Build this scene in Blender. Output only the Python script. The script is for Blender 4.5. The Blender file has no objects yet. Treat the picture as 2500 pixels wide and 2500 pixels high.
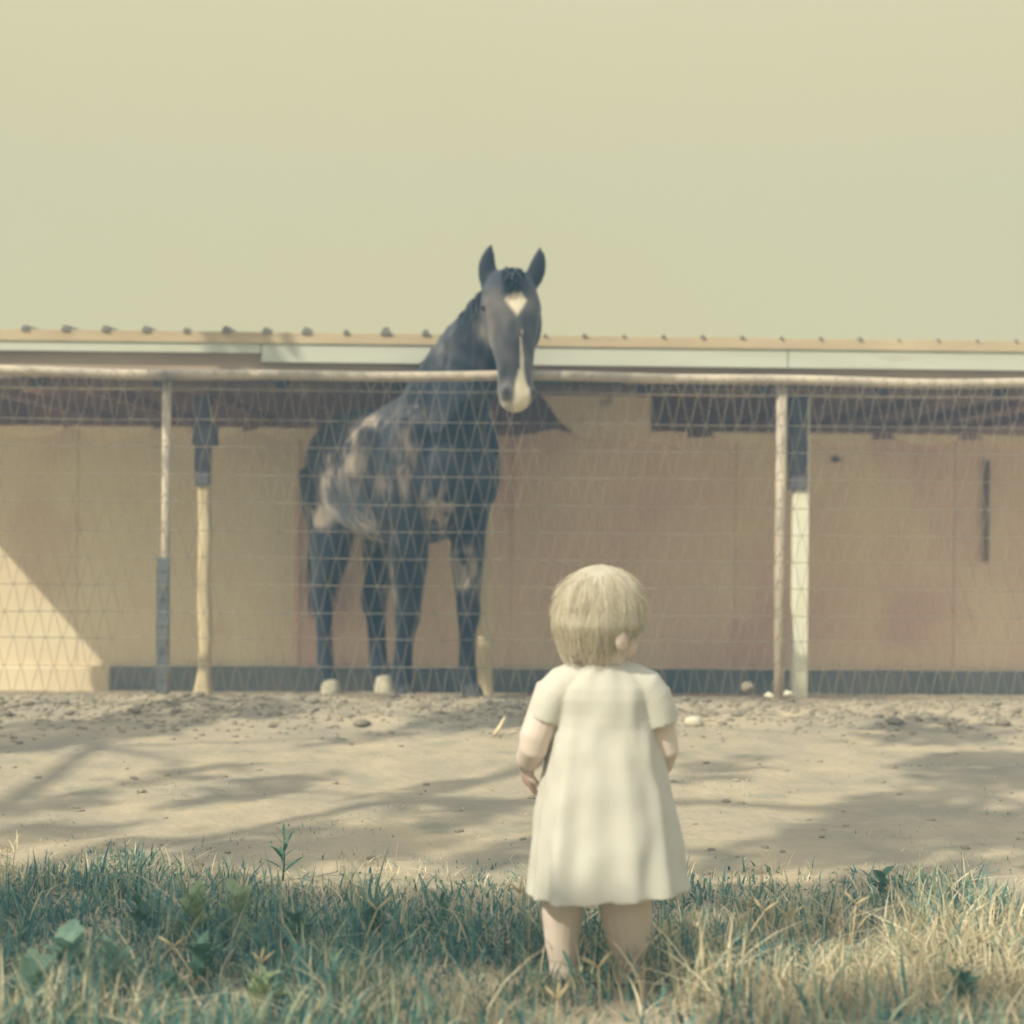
import bpy, bmesh, math, random
import numpy as np
from mathutils import Vector, Matrix, Quaternion
from mathutils import noise as mn
random.seed(7); rng = np.random.default_rng(7)
scene = bpy.context.scene
COL = scene.collection

# ------------------------------------------------------------------ camera
F = 3670.0; CX = CY = 1250.0            # focal length in pixels of the 2500 px photograph
CAMZ = 0.934
YAW = math.radians(1.6); ROLL = math.radians(0.5); PITCH = math.radians(-0.28)
cam_d = bpy.data.cameras.new('camera'); cam = bpy.data.objects.new('camera', cam_d); COL.objects.link(cam)
cam_d.sensor_width = 36; cam_d.lens = 36 * F / 2500; cam_d.clip_end = 500; cam_d.clip_start = 0.05
cam.location = (0, 0, CAMZ)
CM = Matrix.Rotation(-YAW, 4, 'Z') @ Matrix.Rotation(math.radians(90) + PITCH, 4, 'X') @ Matrix.Rotation(ROLL, 4, 'Z')
cam.matrix_world = Matrix.Translation((0, 0, CAMZ)) @ CM
cam_d.dof.use_dof = True; cam_d.dof.focus_distance = 4.0; cam_d.dof.aperture_fstop = 2.3
scene.camera = cam
CF = Matrix.Rotation(-YAW, 4, 'Z')       # level camera-facing frame -> world

# ------------------------------------------------------------------ light
SUN_DIR = Vector((1.45, 1.0, -1.6)).normalized()      # the way the light travels
el = math.asin(-SUN_DIR.z)
az = math.atan2(-SUN_DIR.x, -SUN_DIR.y)
w = bpy.data.worlds.new('World'); scene.world = w; w.use_nodes = True
nt = w.node_tree; nt.nodes.clear()
out = nt.nodes.new('ShaderNodeOutputWorld'); bg = nt.nodes.new('ShaderNodeBackground')
sky = nt.nodes.new('ShaderNodeTexSky'); sky.sky_type = 'NISHITA'; sky.sun_disc = False
sky.sun_elevation = el; sky.sun_rotation = az; sky.dust_density = 3.0; sky.air_density = 1.2
tc = nt.nodes.new('ShaderNodeTexCoord'); sx = nt.nodes.new('ShaderNodeSeparateXYZ')
mr = nt.nodes.new('ShaderNodeMapRange'); mr.interpolation_type = 'SMOOTHSTEP'
mr.inputs['From Min'].default_value = 0.15; mr.inputs['From Max'].default_value = 0.95
mr.inputs['To Min'].default_value = 0.03; mr.inputs['To Max'].default_value = 0.75
mix = nt.nodes.new('ShaderNodeMix'); mix.data_type = 'RGBA'
mix.inputs[6].default_value = (5.2, 4.02, 1.4, 1)          # milky cream haze of the low sky
add = nt.nodes.new('ShaderNodeMix'); add.data_type = 'RGBA'; add.blend_type = 'ADD'; add.inputs[0].default_value = 1.0
add.inputs[7].default_value = (4.8, 5.5, 5.6, 1)          # pale blue added overhead to fill the shade
nt.links.new(tc.outputs['Generated'], sx.inputs[0]); nt.links.new(sx.outputs['Z'], mr.inputs['Value'])
nt.links.new(mr.outputs[0], mix.inputs[0]); nt.links.new(sky.outputs[0], add.inputs[6]); nt.links.new(add.outputs[2], mix.inputs[7])
nt.links.new(mix.outputs[2], bg.inputs['Color']); bg.inputs['Strength'].default_value = 0.1
nt.links.new(bg.outputs[0], out.inputs[0])
sl = bpy.data.lights.new('sun', 'SUN'); so = bpy.data.objects.new('sun', sl); COL.objects.link(so)
sl.energy = 3.1; sl.angle = math.radians(0.6); sl.color = (1.0, 0.95, 0.76)
so.rotation_euler = SUN_DIR.to_track_quat('-Z', 'Y').to_euler(); so.location = (-6, -5, 9)
vs = scene.view_settings; vs.view_transform = 'Standard'; vs.look = 'None'; vs.exposure = 0.57; vs.gamma = 1
vs.use_curve_mapping = False
scene.cycles.use_denoising = True; scene.cycles.volume_bounces = 1; scene.cycles.max_bounces = 8
scene.cycles.volume_step_rate = 4
try: scene.cycles.denoiser = 'OPENIMAGEDENOISE'
except Exception: pass

# ------------------------------------------------------------------ helpers
def ray(px, py):
    return (CM.to_3x3() @ Vector(((px - CX) / F, -(py - CY) / F, -1))).normalized()
def P(px, py, d):                        # the point seen at that pixel on the plane y = d
    r = ray(px, py); t = d / r.y
    return Vector((0, 0, CAMZ)) + r * t
def G(px, py, z=0.0):                    # the point seen at that pixel on the level z
    r = ray(px, py); t = (z - CAMZ) / r.z
    return Vector((0, 0, CAMZ)) + r * t

def lin(r, g, b):
    f = lambda c: ((c / 255 + 0.055) / 1.055) ** 2.4 if c > 10 else c / 3294
    return (f(r), f(g), f(b), 1)

def material(name, col, rough=0.85, var=None, scale=4.0, detail=6, bump=0.0, bscale=40.0, spec=0.2, stretch=(1, 1, 1),
             attr=None, trans=0.0, sheen=0.0, spots=None):
    m = bpy.data.materials.new(name); m.use_nodes = True
    n = m.node_tree.nodes; l = m.node_tree.links; b = n['Principled BSDF']
    b.inputs['Roughness'].default_value = rough; b.inputs['Specular IOR Level'].default_value = spec
    tcn = n.new('ShaderNodeTexCoord'); mp = n.new('ShaderNodeMapping'); mp.inputs['Scale'].default_value = stretch
    l.new(tcn.outputs['Object'], mp.inputs[0])
    src = None
    if attr:
        a = n.new('ShaderNodeAttribute'); a.attribute_name = attr; src = a.outputs['Color']
    if var is not None:
        nz = n.new('ShaderNodeTexNoise'); nz.inputs['Scale'].default_value = scale; nz.inputs['Detail'].default_value = detail
        nz.inputs['Roughness'].default_value = 0.6
        l.new(mp.outputs[0], nz.inputs['Vector'])
        rp = n.new('ShaderNodeMapRange'); rp.inputs['From Min'].default_value = 0.32; rp.inputs['From Max'].default_value = 0.68
        l.new(nz.outputs['Fac'], rp.inputs[0])
        mx = n.new('ShaderNodeMix'); mx.data_type = 'RGBA'
        l.new(rp.outputs[0], mx.inputs[0])
        if src: l.new(src, mx.inputs[6]); mx.blend_type = 'MULTIPLY'
        else: mx.inputs[6].default_value = col
        mx.inputs[7].default_value = var
        src = mx.outputs[2]
    if spots is not None:
        nz = n.new('ShaderNodeTexNoise'); nz.inputs['Scale'].default_value = spots[1]; nz.inputs['Detail'].default_value = 4
        l.new(mp.outputs[0], nz.inputs['Vector'])
        rp = n.new('ShaderNodeMapRange'); rp.inputs['From Min'].default_value = spots[2]; rp.inputs['From Max'].default_value = spots[2] + 0.12
        l.new(nz.outputs['Fac'], rp.inputs[0])
        mx = n.new('ShaderNodeMix'); mx.data_type = 'RGBA'; l.new(rp.outputs[0], mx.inputs[0])
        if src: l.new(src, mx.inputs[6])
        else: mx.inputs[6].default_value = col
        mx.inputs[7].default_value = spots[0]; src = mx.outputs[2]
    if src: l.new(src, b.inputs['Base Color'])
    else: b.inputs['Base Color'].default_value = col
    if bump:
        nb = n.new('ShaderNodeTexNoise'); nb.inputs['Scale'].default_value = bscale; nb.inputs['Detail'].default_value = 5
        l.new(mp.outputs[0], nb.inputs['Vector'])
        bp = n.new('ShaderNodeBump'); bp.inputs['Strength'].default_value = bump; bp.inputs['Distance'].default_value = 0.01
        l.new(nb.outputs['Fac'], bp.inputs['Height']); l.new(bp.outputs[0], b.inputs['Normal'])
    if trans:
        t = n.new('ShaderNodeBsdfTranslucent')
        if src: l.new(src, t.inputs['Color'])
        else: t.inputs['Color'].default_value = col
        ms = n.new('ShaderNodeMixShader'); ms.inputs[0].default_value = trans
        l.new(b.outputs[0], ms.inputs[1]); l.new(t.outputs[0], ms.inputs[2])
        l.new(ms.outputs[0], n['Material Output'].inputs['Surface'])
    if sheen: b.inputs['Sheen Weight'].default_value = sheen
    return m

def tag(o, label=None, cat=None, group=None, kind=None):
    if label: o['label'] = label
    if cat: o['category'] = cat
    if group: o['group'] = group
    if kind: o['kind'] = kind
    return o

class MB:
    def __init__(s): s.v = []; s.f = []; s.c = None
    def add(s, v, f):
        o = len(s.v); s.v += [tuple(p) for p in v]; s.f += [tuple(i + o for i in q) for q in f]; return s
    def box(s, a, b):
        x0, y0, z0 = a; x1, y1, z1 = b
        v = [(x0,y0,z0),(x1,y0,z0),(x1,y1,z0),(x0,y1,z0),(x0,y0,z1),(x1,y0,z1),(x1,y1,z1),(x0,y1,z1)]
        return s.add(v, [(0,3,2,1),(4,5,6,7),(0,1,5,4),(1,2,6,5),(2,3,7,6),(3,0,4,7)])
    def prism(s, poly, y0, y1):           # polygon in x,z pushed along y
        n = len(poly); v = [(x, y0, z) for x, z in poly] + [(x, y1, z) for x, z in poly]
        f = [tuple(range(n)), tuple(range(2*n-1, n-1, -1))] + [(i, n+i, n+(i+1) % n, (i+1) % n) for i in range(n)]
        return s.add(v, f)
    def loft(s, rings, side=None, n=20, caps=True, power=2.0):
        """rings: (centre, half-width along side, half-width across) ; side = approximate side vector or list of them"""
        c = [Vector(r[0]) for r in rings]; m = len(c); vs_, fs = [], []
        for i in range(m):
            t = (c[min(i+1, m-1)] - c[max(i-1, 0)]).normalized()
            sd = Vector(side[i] if isinstance(side, list) else (side or (1, 0, 0)))
            sd = (sd - t * sd.dot(t))
            if sd.length < 1e-4: sd = t.orthogonal()
            sd.normalize(); up = t.cross(sd).normalized()
            a, b = rings[i][1], rings[i][2]
            for k in range(n):
                th = 2*math.pi*k/n; ct, st = math.cos(th), math.sin(th)
                if power != 2.0:
                    ct = math.copysign(abs(ct)**(2/power), ct); st = math.copysign(abs(st)**(2/power), st)
                vs_.append(c[i] + sd*a*ct + up*b*st)
        for i in range(m-1):
            for k in range(n):
                fs.append((i*n+k, i*n+(k+1) % n, (i+1)*n+(k+1) % n, (i+1)*n+k))
        if caps:
            vs_.append(c[0]); vs_.append(c[-1]); a = m*n
            for k in range(n):
                fs.append((a, (k+1) % n, k)); fs.append((a+1, (m-1)*n+k, (m-1)*n+(k+1) % n))
        return s.add(vs_, fs)
    def ell(s, c, r, rot=None, n=20, m=12):
        c = Vector(c); v, f = [], []
        R = rot or Matrix.Identity(3)
        for i in range(1, m):
            ph = math.pi*i/m
            for k in range(n):
                th = 2*math.pi*k/n
                v.append(c + R @ Vector((r[0]*math.sin(ph)*math.cos(th), r[1]*math.sin(ph)*math.sin(th), r[2]*math.cos(ph))))
        v.append(c + R @ Vector((0, 0, r[2]))); v.append(c + R @ Vector((0, 0, -r[2]))); T = (m-1)*n
        for i in range(m-2):
            for k in range(n):
                f.append((i*n+k, (i+1)*n+k, (i+1)*n+(k+1) % n, i*n+(k+1) % n))
        for k in range(n):
            f.append((T, k, (k+1) % n)); f.append((T+1, (m-2)*n+(k+1) % n, (m-2)*n+k))
        return s.add(v, f)
    def tube(s, pts, r, n=8, caps=True):
        rs = r if isinstance(r, (list, tuple)) else [r]*len(pts)
        return s.loft([(p, q, q) for p, q in zip(pts, rs)], side=(0.31, 0.2, 0.9) if abs((Vector(pts[-1])-Vector(pts[0])).normalized().z) < 0.8 else (1, 0.1, 0), n=n, caps=caps)
    def mesh(s, name):
        me = bpy.data.meshes.new(name); me.from_pydata(s.v, [], s.f); me.update(); return me
    def build(s, name, mat, parent=None, smooth=False, off=None):
        me = s.mesh(name)
        if off is not None: me.transform(Matrix.Translation(-Vector(off)))
        me.materials.append(mat)
        if smooth: me.shade_smooth()
        o = bpy.data.objects.new(name, me); COL.objects.link(o)
        if parent: o.parent = parent
        return o

def empty(name, loc=(0, 0, 0), rz=0.0):
    o = bpy.data.objects.new(name, None); COL.objects.link(o); o.location = loc; o.rotation_euler = (0, 0, rz)
    o.empty_display_size = 0.1; return o

def bevel(o, wdt=0.004, seg=2):
    m = o.modifiers.new('bevel', 'BEVEL'); m.width = wdt; m.segments = seg; m.limit_method = 'ANGLE'; return o

def remeshed(mb, name, voxel, smooth_it=6, fac=0.5):
    me = mb.mesh(name); o = bpy.data.objects.new(name, me); COL.objects.link(o)
    bm = bmesh.new(); bm.from_mesh(me); bmesh.ops.recalc_face_normals(bm, faces=bm.faces); bm.to_mesh(me); bm.free()
    r = o.modifiers.new('r', 'REMESH'); r.mode = 'VOXEL'; r.voxel_size = voxel
    if smooth_it:
        s_ = o.modifiers.new('s', 'SMOOTH'); s_.iterations = smooth_it; s_.factor = fac
    dg = bpy.context.evaluated_depsgraph_get(); dg.update()
    new = bpy.data.meshes.new_from_object(o.evaluated_get(dg)); bpy.data.objects.remove(o)
    new.name = name; new.shade_smooth(); return new

def paint(me, fn, name='tint'):
    n = len(me.vertices); co = np.empty(n*3); me.vertices.foreach_get('co', co); co = co.reshape(-1, 3)
    no = np.empty(n*3); me.vertices.foreach_get('normal', no); no = no.reshape(-1, 3)
    col = np.ones((n, 4)); col[:, :3] = fn(co, no)
    a = me.color_attributes.new(name, 'FLOAT_COLOR', 'POINT'); a.data.foreach_set('color', col.ravel())

def add_obj(name, me, mat, parent=None):
    me.materials.clear(); me.materials.append(mat)
    o = bpy.data.objects.new(name, me); COL.objects.link(o)
    if parent: o.parent = parent
    return o

def fast_mesh(name, V, Q, colors=None):   # numpy quads / tris
    me = bpy.data.meshes.new(name); k = Q.shape[1]
    me.vertices.add(len(V)); me.vertices.foreach_set('co', V.astype(np.float32).ravel())
    me.loops.add(Q.size); me.loops.foreach_set('vertex_index', Q.astype(np.int32).ravel())
    me.polygons.add(len(Q)); me.polygons.foreach_set('loop_start', np.arange(0, Q.size, k, dtype=np.int32))
    me.update(calc_edges=True); me.validate()
    if colors is not None:
        c = np.ones((len(V), 4), dtype=np.float32); c[:, :3] = colors
        a = me.color_attributes.new('tint', 'FLOAT_COLOR', 'POINT'); a.data.foreach_set('color', c.ravel())
    return me

# ------------------------------------------------------------------ colours
C_WALL = lin(188, 166, 140)
M = {}
M['dirt']   = material('dirt', lin(186, 168, 140), 0.95, var=lin(150, 140, 124), scale=2.0, bump=0.8, bscale=22, spots=(lin(152, 144, 124), 3.6, 0.57))
M['clod']   = material('clod', lin(180, 164, 140), 0.95, var=lin(128, 122, 110), scale=9, bump=0.6, bscale=40)
M['stone']  = material('stone', lin(222, 214, 190), 0.8, var=lin(196, 188, 166), scale=12, bump=0.3)
M['wall']   = material('wall', lin(246, 222, 190), 0.92, var=lin(232, 196, 176), scale=1.6, bump=0.35, bscale=18, stretch=(1, 1, .7), spots=(lin(226, 190, 172), 1.7, 0.56))
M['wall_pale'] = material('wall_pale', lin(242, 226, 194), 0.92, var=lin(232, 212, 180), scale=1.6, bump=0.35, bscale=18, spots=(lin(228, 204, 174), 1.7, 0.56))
M['cap']    = material('cap', lin(255, 240, 208), 0.92, var=lin(238, 208, 172), scale=2.2, bump=0.3, bscale=20)
M['plinth'] = material('plinth', lin(138, 138, 136), 0.9, var=lin(122, 124, 122), scale=3, bump=0.3, bscale=20, spots=(lin(108, 114, 118), 3, 0.55))  # base colour darkened for the shade at the wall foot
M['dark']   = material('dark', lin(232, 192, 178), 0.95, var=lin(236, 200, 184), scale=3)
M['white']  = material('white', lin(206, 206, 192), 0.6, var=lin(194, 192, 174), scale=2.4, stretch=(.5, 1, 4), spots=(lin(184, 174, 152), 6, 0.66))
M['trim']   = material('trim', lin(206, 186, 152), 0.7, var=lin(186, 164, 132), scale=3, stretch=(.6, 1, 3))
M['rib']    = material('rib', lin(120, 118, 112), 0.6, var=lin(150, 144, 130), scale=5)
M['beam']   = material('beam', lin(170, 146, 124), 0.9, var=lin(136, 116, 104), scale=3, stretch=(.4, 3, 3), bump=0.4, bscale=30)
M['timber'] = material('timber', lin(226, 210, 172), 0.85, var=lin(196, 174, 140), scale=6, stretch=(2, 2, .3), bump=0.7, bscale=24)
M['post_white'] = material('post_white', lin(240, 236, 214), 0.6, var=lin(230, 224, 200), scale=5)
M['steel_shade']   = material('steel_shade', lin(112, 106, 108), 0.7, var=lin(92, 88, 92), scale=8)  # steel fittings, and the shade painted on the upper posts
M['galv']   = material('galv', lin(206, 190, 166), 0.55, var=lin(170, 156, 142), scale=4, stretch=(1, 1, 1), spots=(lin(150, 138, 128), 3, 0.60), bump=0.2)
M['wire']   = material('wire', lin(164, 150, 132), 0.6, var=lin(128, 118, 104), scale=3)
M['sleeve'] = material('sleeve', lin(122, 124, 122), 0.8, var=lin(104, 106, 108), scale=5)  # grey that stands in for shade on the fence post
M['board']  = material('board', lin(250, 230, 198), 0.85, var=lin(236, 212, 180), scale=3, bump=0.2, spots=(lin(150, 132, 116), 5, 0.62))

# ------------------------------------------------------------------ ground
FENCE_Y = 7.15; EAVE_Y = 7.72; POST_Y = 8.10; WALL_Y = 8.90
def ground_base(y):
    if y < 7.1: return 0.0
    return -0.1 * (min(y, 8.95) - 7.1)
def gz(x, y):
    z = ground_base(y)
    z += 0.012 * mn.noise(Vector((x*0.9, y*0.9, 0.3))) + 0.007*mn.noise(Vector((x*3.1, y*3.1, 4.3)))
    rb = math.exp(-((y - 6.75)/0.42)**2)          # churned ridge along the fence
    z += rb * (0.028 + 0.040*mn.noise(Vector((x*3.3, y*4.0, 1.7))) + 0.020*mn.noise(Vector((x*9, y*10, 8.1))))
    if 3.9 < y < 7.0: z += 0.009*mn.noise(Vector((x*4.2, y*5.5, 6.1)))+0.006*abs(mn.noise(Vector((x*8, y*9, 2.9))))
    z += 0.0055*mn.noise(Vector((x*14, y*14, 2.2)))
    if y < 4.2: z += 0.012*mn.noise(Vector((x*4, y*4, 9.0)))*min(1, (4.2-y)/0.5)
    return z
def axis(lo, hi, a, b, fine, coarse):
    xs = [lo]
    while xs[-1] < hi:
        x = xs[-1]; d = max(0, a - x, x - b); xs.append(min(hi, x + min(coarse, fine + d*0.25)))
    return xs
gx = axis(-22, 22, -3.3, 3.3, 0.03, 2.0); gy = axis(-14, 24, 2.4, 9.0, 0.03, 2.0)
nx, ny = len(gx), len(gy)
gv = np.array([(x, y, gz(x, y) if abs(x) < 6 and -1 < y < 10 else ground_base(y)) for y in gy for x in gx])
ii = np.arange(nx*ny).reshape(ny, nx)
gq = np.stack([ii[:-1, :-1], ii[:-1, 1:], ii[1:, 1:], ii[1:, :-1]], -1).reshape(-1, 4)
gm = fast_mesh('ground', gv, gq); gm.shade_smooth()
ground = add_obj('ground', gm, M['dirt']); tag(ground, kind='structure')

# ------------------------------------------------------------------ shed
XL, XR = -3.78, 5.2
shed = empty('shed', ((XL+XR)/2, WALL_Y, -0.18))
tag(shed, 'long low shed of tan plaster with white fascia and ribbed metal roof behind the horse', 'shed')
SO = Vector(shed.location)
def sb(mb, name, mat, parent=shed, smooth=False):
    o = mb.build(name, mat, None, smooth, off=SO)
    o.parent = parent
    return o
z_wall_top = P(1250, 1045, WALL_Y).z
M['soffit'] = material('soffit', lin(190, 168, 146), 0.9, var=lin(150, 130, 116), scale=2, stretch=(.5, 3, 3))
seams = [P(px, 1300, WALL_Y).x for px in (-880, -345, 190, 725, 1260, 1795, 2330, 2865)]
seams = [XL-2.5] + seams + [XR]
for i in range(len(seams)-1):
    a, b = seams[i]+0.002, seams[i+1]-0.002
    n = 24; poly = []
    for k in range(n+1):
        x = a + (b-a)*k/n
        z = z_wall_top - 0.045*abs(math.sin(x*5.6+0.4))**0.8 + 0.012*mn.noise(Vector((x*6, 0, 3)))
        poly.append((x, z))
    m = MB(); m.prism([(a, -0.35), (b, -0.35)] + poly[::-1], WALL_Y, WALL_Y+0.16)
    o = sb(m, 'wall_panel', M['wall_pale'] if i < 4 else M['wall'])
# rounded, paler scallops along the wall head
m = MB(); m.box((seams[0], WALL_Y+0.01, -0.35), (XR, WALL_Y+0.15, z_wall_top-0.06)); sb(m, 'wall_core', M['wall'])
for a in np.arange(XL-0.1, XR-0.5, 0.53):
    if -0.55 < a < 0.75: continue
    a = float(a) + random.uniform(-.03, .03); wd = random.uniform(.40, .50)
    pts = []
    N = 10
    for k in range(N+1):
        t = k/N; x = a + wd*t
        pts.append((x, z_wall_top-0.012+0.006*mn.noise(Vector((x*9, 1, 1)))))
    for k in range(N+1):
        t = 1-k/N; x = a + wd*t
        pts.append((x, z_wall_top-0.02-0.055*math.sin(math.pi*t)**0.7 - 0.012*t))
    m = MB(); m.prism(pts, WALL_Y-0.014, WALL_Y+0.004); bevel(sb(m, 'pale_scallop', M['cap']), 0.006)
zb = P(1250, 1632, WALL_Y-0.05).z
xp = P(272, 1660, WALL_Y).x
m = MB(); m.box((xp+.002, WALL_Y-0.05, -0.36), (XR, WALL_Y-0.002, zb)); bevel(sb(m, 'plinth', M['plinth']), 0.01)  # dark tone paints the roof's shade, ending at the shadow edge
m = MB(); m.box((XL-2.5, WALL_Y-0.03, -0.36), (xp-.002, WALL_Y-0.002, zb-.004)); bevel(sb(m, 'plinth', M['wall_pale']), 0.01)  # pale tone paints the sunlit stretch of the same base
# roof
z_fb = P(1250, 891, EAVE_Y).z; z_ft = P(1250, 846, EAVE_Y).z; z_rt = P(1250, 820, EAVE_Y).z
roof = sb(MB().box((XL, EAVE_Y-0.02, z_rt-0.022), (XR, 13.6, z_rt)), 'roof', M['white'])
def slope(o):                           # the roof rises a little to the back
    for v in o.data.vertices:
        yy = v.co.y + SO.y
        v.co.z += 0.03*max(0, yy-EAVE_Y)
slope(roof)
ribm = None
k = 0
x = P(65, 800, EAVE_Y).x - 0.203*12
while x < XR:
    if x > XL+0.03:
        if ribm is None:
            mb = MB(); L = 5.8
            prof = [(-0.022, -0.002), (-0.009, 0.024), (0.009, 0.024), (0.022, -0.002)]
            mb.prism(prof, 0, L)
            ribm = mb.mesh('roof_rib'); ribm.materials.append(M['rib'])
        o = bpy.data.objects.new('roof_rib', ribm); COL.objects.link(o); o.parent = roof
        o.location = Vector((x, EAVE_Y-0.035, z_rt)) - SO; o.rotation_euler = (math.atan(0.03), 0, random.uniform(-.004, .004))
        s_ = random.choice([.75, .9, 1, 1.15, 1.35])*(1 if x < 0 else max(.28, .6-.12*x)); o.scale = (s_, 1, s_)
    x += 0.203
fx = P(638, 880, EAVE_Y).x
m = MB(); m.box((XL, EAVE_Y-0.025, z_ft), (XR, EAVE_Y-0.022, z_rt+0.002)); bevel(sb(m, 'drip_edge', M['trim']), 0.003)
# wavy lip of the drip edge where it laps the fascia
for (a, b, zz) in ((XL, fx-0.003, z_fb+0.045), (fx+0.003, fx+2.7, z_fb), (fx+2.706, XR, z_fb)):
    m = MB(); n = 40
    poly = [(a, zz), (b, zz)] + [(b+(a-b)*k/n, z_ft-0.004+0.006*abs(math.sin((b+(a-b)*k/n)*9))) for k in range(n+1)]
    m.prism(poly, EAVE_Y-0.016, EAVE_Y+0.02); sb(m, 'fascia_board', M['white'])
# beams, rafters, posts
m = MB(); m.box((XL, EAVE_Y+.025, z_fb-.075), (XR, EAVE_Y+.075, z_ft)); bevel(sb(m, 'eave_beam', M['soffit']), .004)
zb1, zb0 = P(1250, 938, POST_Y).z, P(1250, 963, POST_Y).z
m = MB(); m.box((XL+.32, POST_Y-0.045, zb0), (XR, POST_Y+0.045, zb1)); bevel(sb(m, 'beam', M['beam']), 0.006)
xx = P(100, 950, POST_Y).x - 1.29*2
while xx < XR:
    if xx > XL+0.45:
        m = MB(); m.box((xx-0.022, EAVE_Y+0.08, zb1+0.002), (xx+0.022, 13.3, zb1+0.07))
        sb(m, 'rafter', M['dark'])
        m = MB(); m.box((xx-0.03, POST_Y-0.062, zb0+0.012), (xx+0.03, POST_Y-0.047, zb0+0.075)); bevel(sb(m, 'joist_hanger', M['steel_shade']), .003)
    xx += 0.645
m = MB(); m.box((XL, 12.6, -0.3), (XR, 12.75, z_rt+0.12)); sb(m, 'back_wall', M['dark'])
m = MB(); m.box((XL, 10.9, -0.3), (XL+0.12, 12.59, z_rt)); sb(m, 'sun_block_wall', M['dark'])  # unseen stub, sized to keep sun off the back wall
def shed_post(px, square, z_shade, r0):
    xb = P(px, 1680, POST_Y).x; xt = P(px-(6 if square else -4), 1050, POST_Y).x; zg = ground_base(POST_Y)-0.06
    m = MB()
    if square:
        n = 8
        for k in range(1): m.box((xb-r0, POST_Y-r0, zg), (xb+r0, POST_Y+r0, zb0-0.002))
        o = bevel(sb(m, 'post', M['post_white']), 0.006)
    else:
        rs = []
        n = 26
        for k in range(n+1):
            t = k/n; z = zg + (zb0-0.08-zg)*t
            fl = 1 + 0.85*math.exp(-t*22)
            wob = 0.010*mn.noise(Vector((px, z*2.6, 1))); rr = r0*fl*(1+0.17*mn.noise(Vector((px, z*4.2, 7))))
            rs.append((Vector((xb+(xt-xb)*t+wob, POST_Y+0.006*mn.noise(Vector((z*3, px, 2))), z)), rr, rr*0.95))
        m.loft(rs, side=(1, 0, 0), n=14, power=2.6)
        o = sb(m, 'post', M['timber'], smooth=True)
        m = MB(); m.box((xt-0.062, POST_Y-0.06, P(px, 1088, POST_Y).z), (xt+0.062, POST_Y+0.052, P(px, 1036, POST_Y).z)); bevel(sb(m, 'post_bracket', M['steel_shade']), .006)
    return o
shed_post(498, False, 1.05, 0.036)
shed_post(1183, False, 1.05, 0.040)
shed_post(1950, True, 1.05, 0.040)
shed_post(2720, True, 1.05, 0.040); shed_post(-240, False, 1.05, 0.038)
# dark sleeves that paint the roof's shade onto the upper posts (above the sunlit foot)
for px, ya, yb, hw in ((500, 966, 1185, .040), (1950, 968, 1196, .0445)):
    xm = P(px-3, 1100, POST_Y).x; za, zc = P(px, ya, POST_Y).z, P(px, yb, POST_Y).z
    m = MB(); m.box((xm-hw, POST_Y-hw-0.012, zc), (xm+hw, POST_Y+hw+0.01, za)); bevel(sb(m, 'post_shade', M['steel_shade']), .006)
# pale board nailed over the gap, with a broken lower left corner
pts = [(1312, 944), (1588, 950), (1590, 1068), (1540, 1072), (1500, 1076), (1452, 1074), (1425, 1072), (1408, 1064), (1374, 1036), (1352, 1008), (1338, 984), (1322, 966)]
poly = []
for a in pts:
    q = P(a[0], a[1], WALL_Y-0.06); poly.append((q.x, q.z))
m = MB(); m.prism(poly, WALL_Y-0.06, WALL_Y-0.04); sb(m, 'patch_board', M['board'])
q0, q1 = P(2410, 1125, WALL_Y-.03), P(2410, 1370, WALL_Y-.03)
m = MB(); m.tube([(q0.x, WALL_Y-.03, q0.z), (q0.x, WALL_Y-.03, q1.z)], .017); sb(m, 'wall_pipe', M['beam'], smooth=True)
for px in (725, 1258):
    q = P(px, 1300, WALL_Y)
    m = MB(); m.box((q.x-0.016, WALL_Y-0.013, zb+0.003), (q.x+0.016, WALL_Y-0.001, z_wall_top-0.07)); bevel(sb(m, 'batten', M['wall']), .003)
m = MB(); q = P(2045, 1122, WALL_Y-.04); m.box((q.x-.022, WALL_Y-.04, q.z-.012), (q.x+.022, WALL_Y-.001, q.z+.012)); sb(m, 'latch', M['steel_shade'])

# ------------------------------------------------------------------ wire fence
fence = empty('fence', (0, FENCE_Y, 0)); FO = Vector(fence.location)
tag(fence, 'pipe rail fence with pale diamond wire mesh in front of the horse', 'fence')
def fb(mb, name, mat, parent=fence, smooth=False):
    o = mb.build(name, mat, None, smooth, off=FO); o.parent = parent; return o
FXL, FXR = -4.0, 4.2
zr = P(1250, 921, FENCE_Y).z
pts = [(x, FENCE_Y, zr+0.006*math.sin(x*1.9+.6)+.004*math.sin(x*5)) for x in np.linspace(FXL, FXR, 60)]
fb(MB().tube(pts, 0.0245, n=14), 'top_rail', M['galv'], smooth=True)
xa, xb_ = P(400, 1300, FENCE_Y).x, P(1910, 1300, FENCE_Y).x; sp = xb_-xa
for i, x in enumerate((xa, xb_, xb_+sp-.9, xa-sp+1.5)):
    r = .021 if i == 0 else .026
    fb(MB().tube([(x+.004, FENCE_Y+.055, -0.2), (x, FENCE_Y+.05, .6), (x, FENCE_Y+.042, zr-.01)], r, n=14), 'post', M['galv'], smooth=True)
z1 = P(400, 1362, FENCE_Y).z
m = MB(); m.box((xa-.037, FENCE_Y+.012, -.1), (xa+.022, FENCE_Y+.024, z1)); bevel(fb(m, 'post_dapple', M['sleeve']), .003)  # grey strip paints the shaded lower stretch of this post
line_y = [958, 1032, 1098, 1165, 1233, 1300, 1365, 1431, 1498, 1560, 1628, 1695]
lz = [P(1050, y, FENCE_Y).z for y in line_y]
WR = 0.0020; JS = 0.0775
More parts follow.
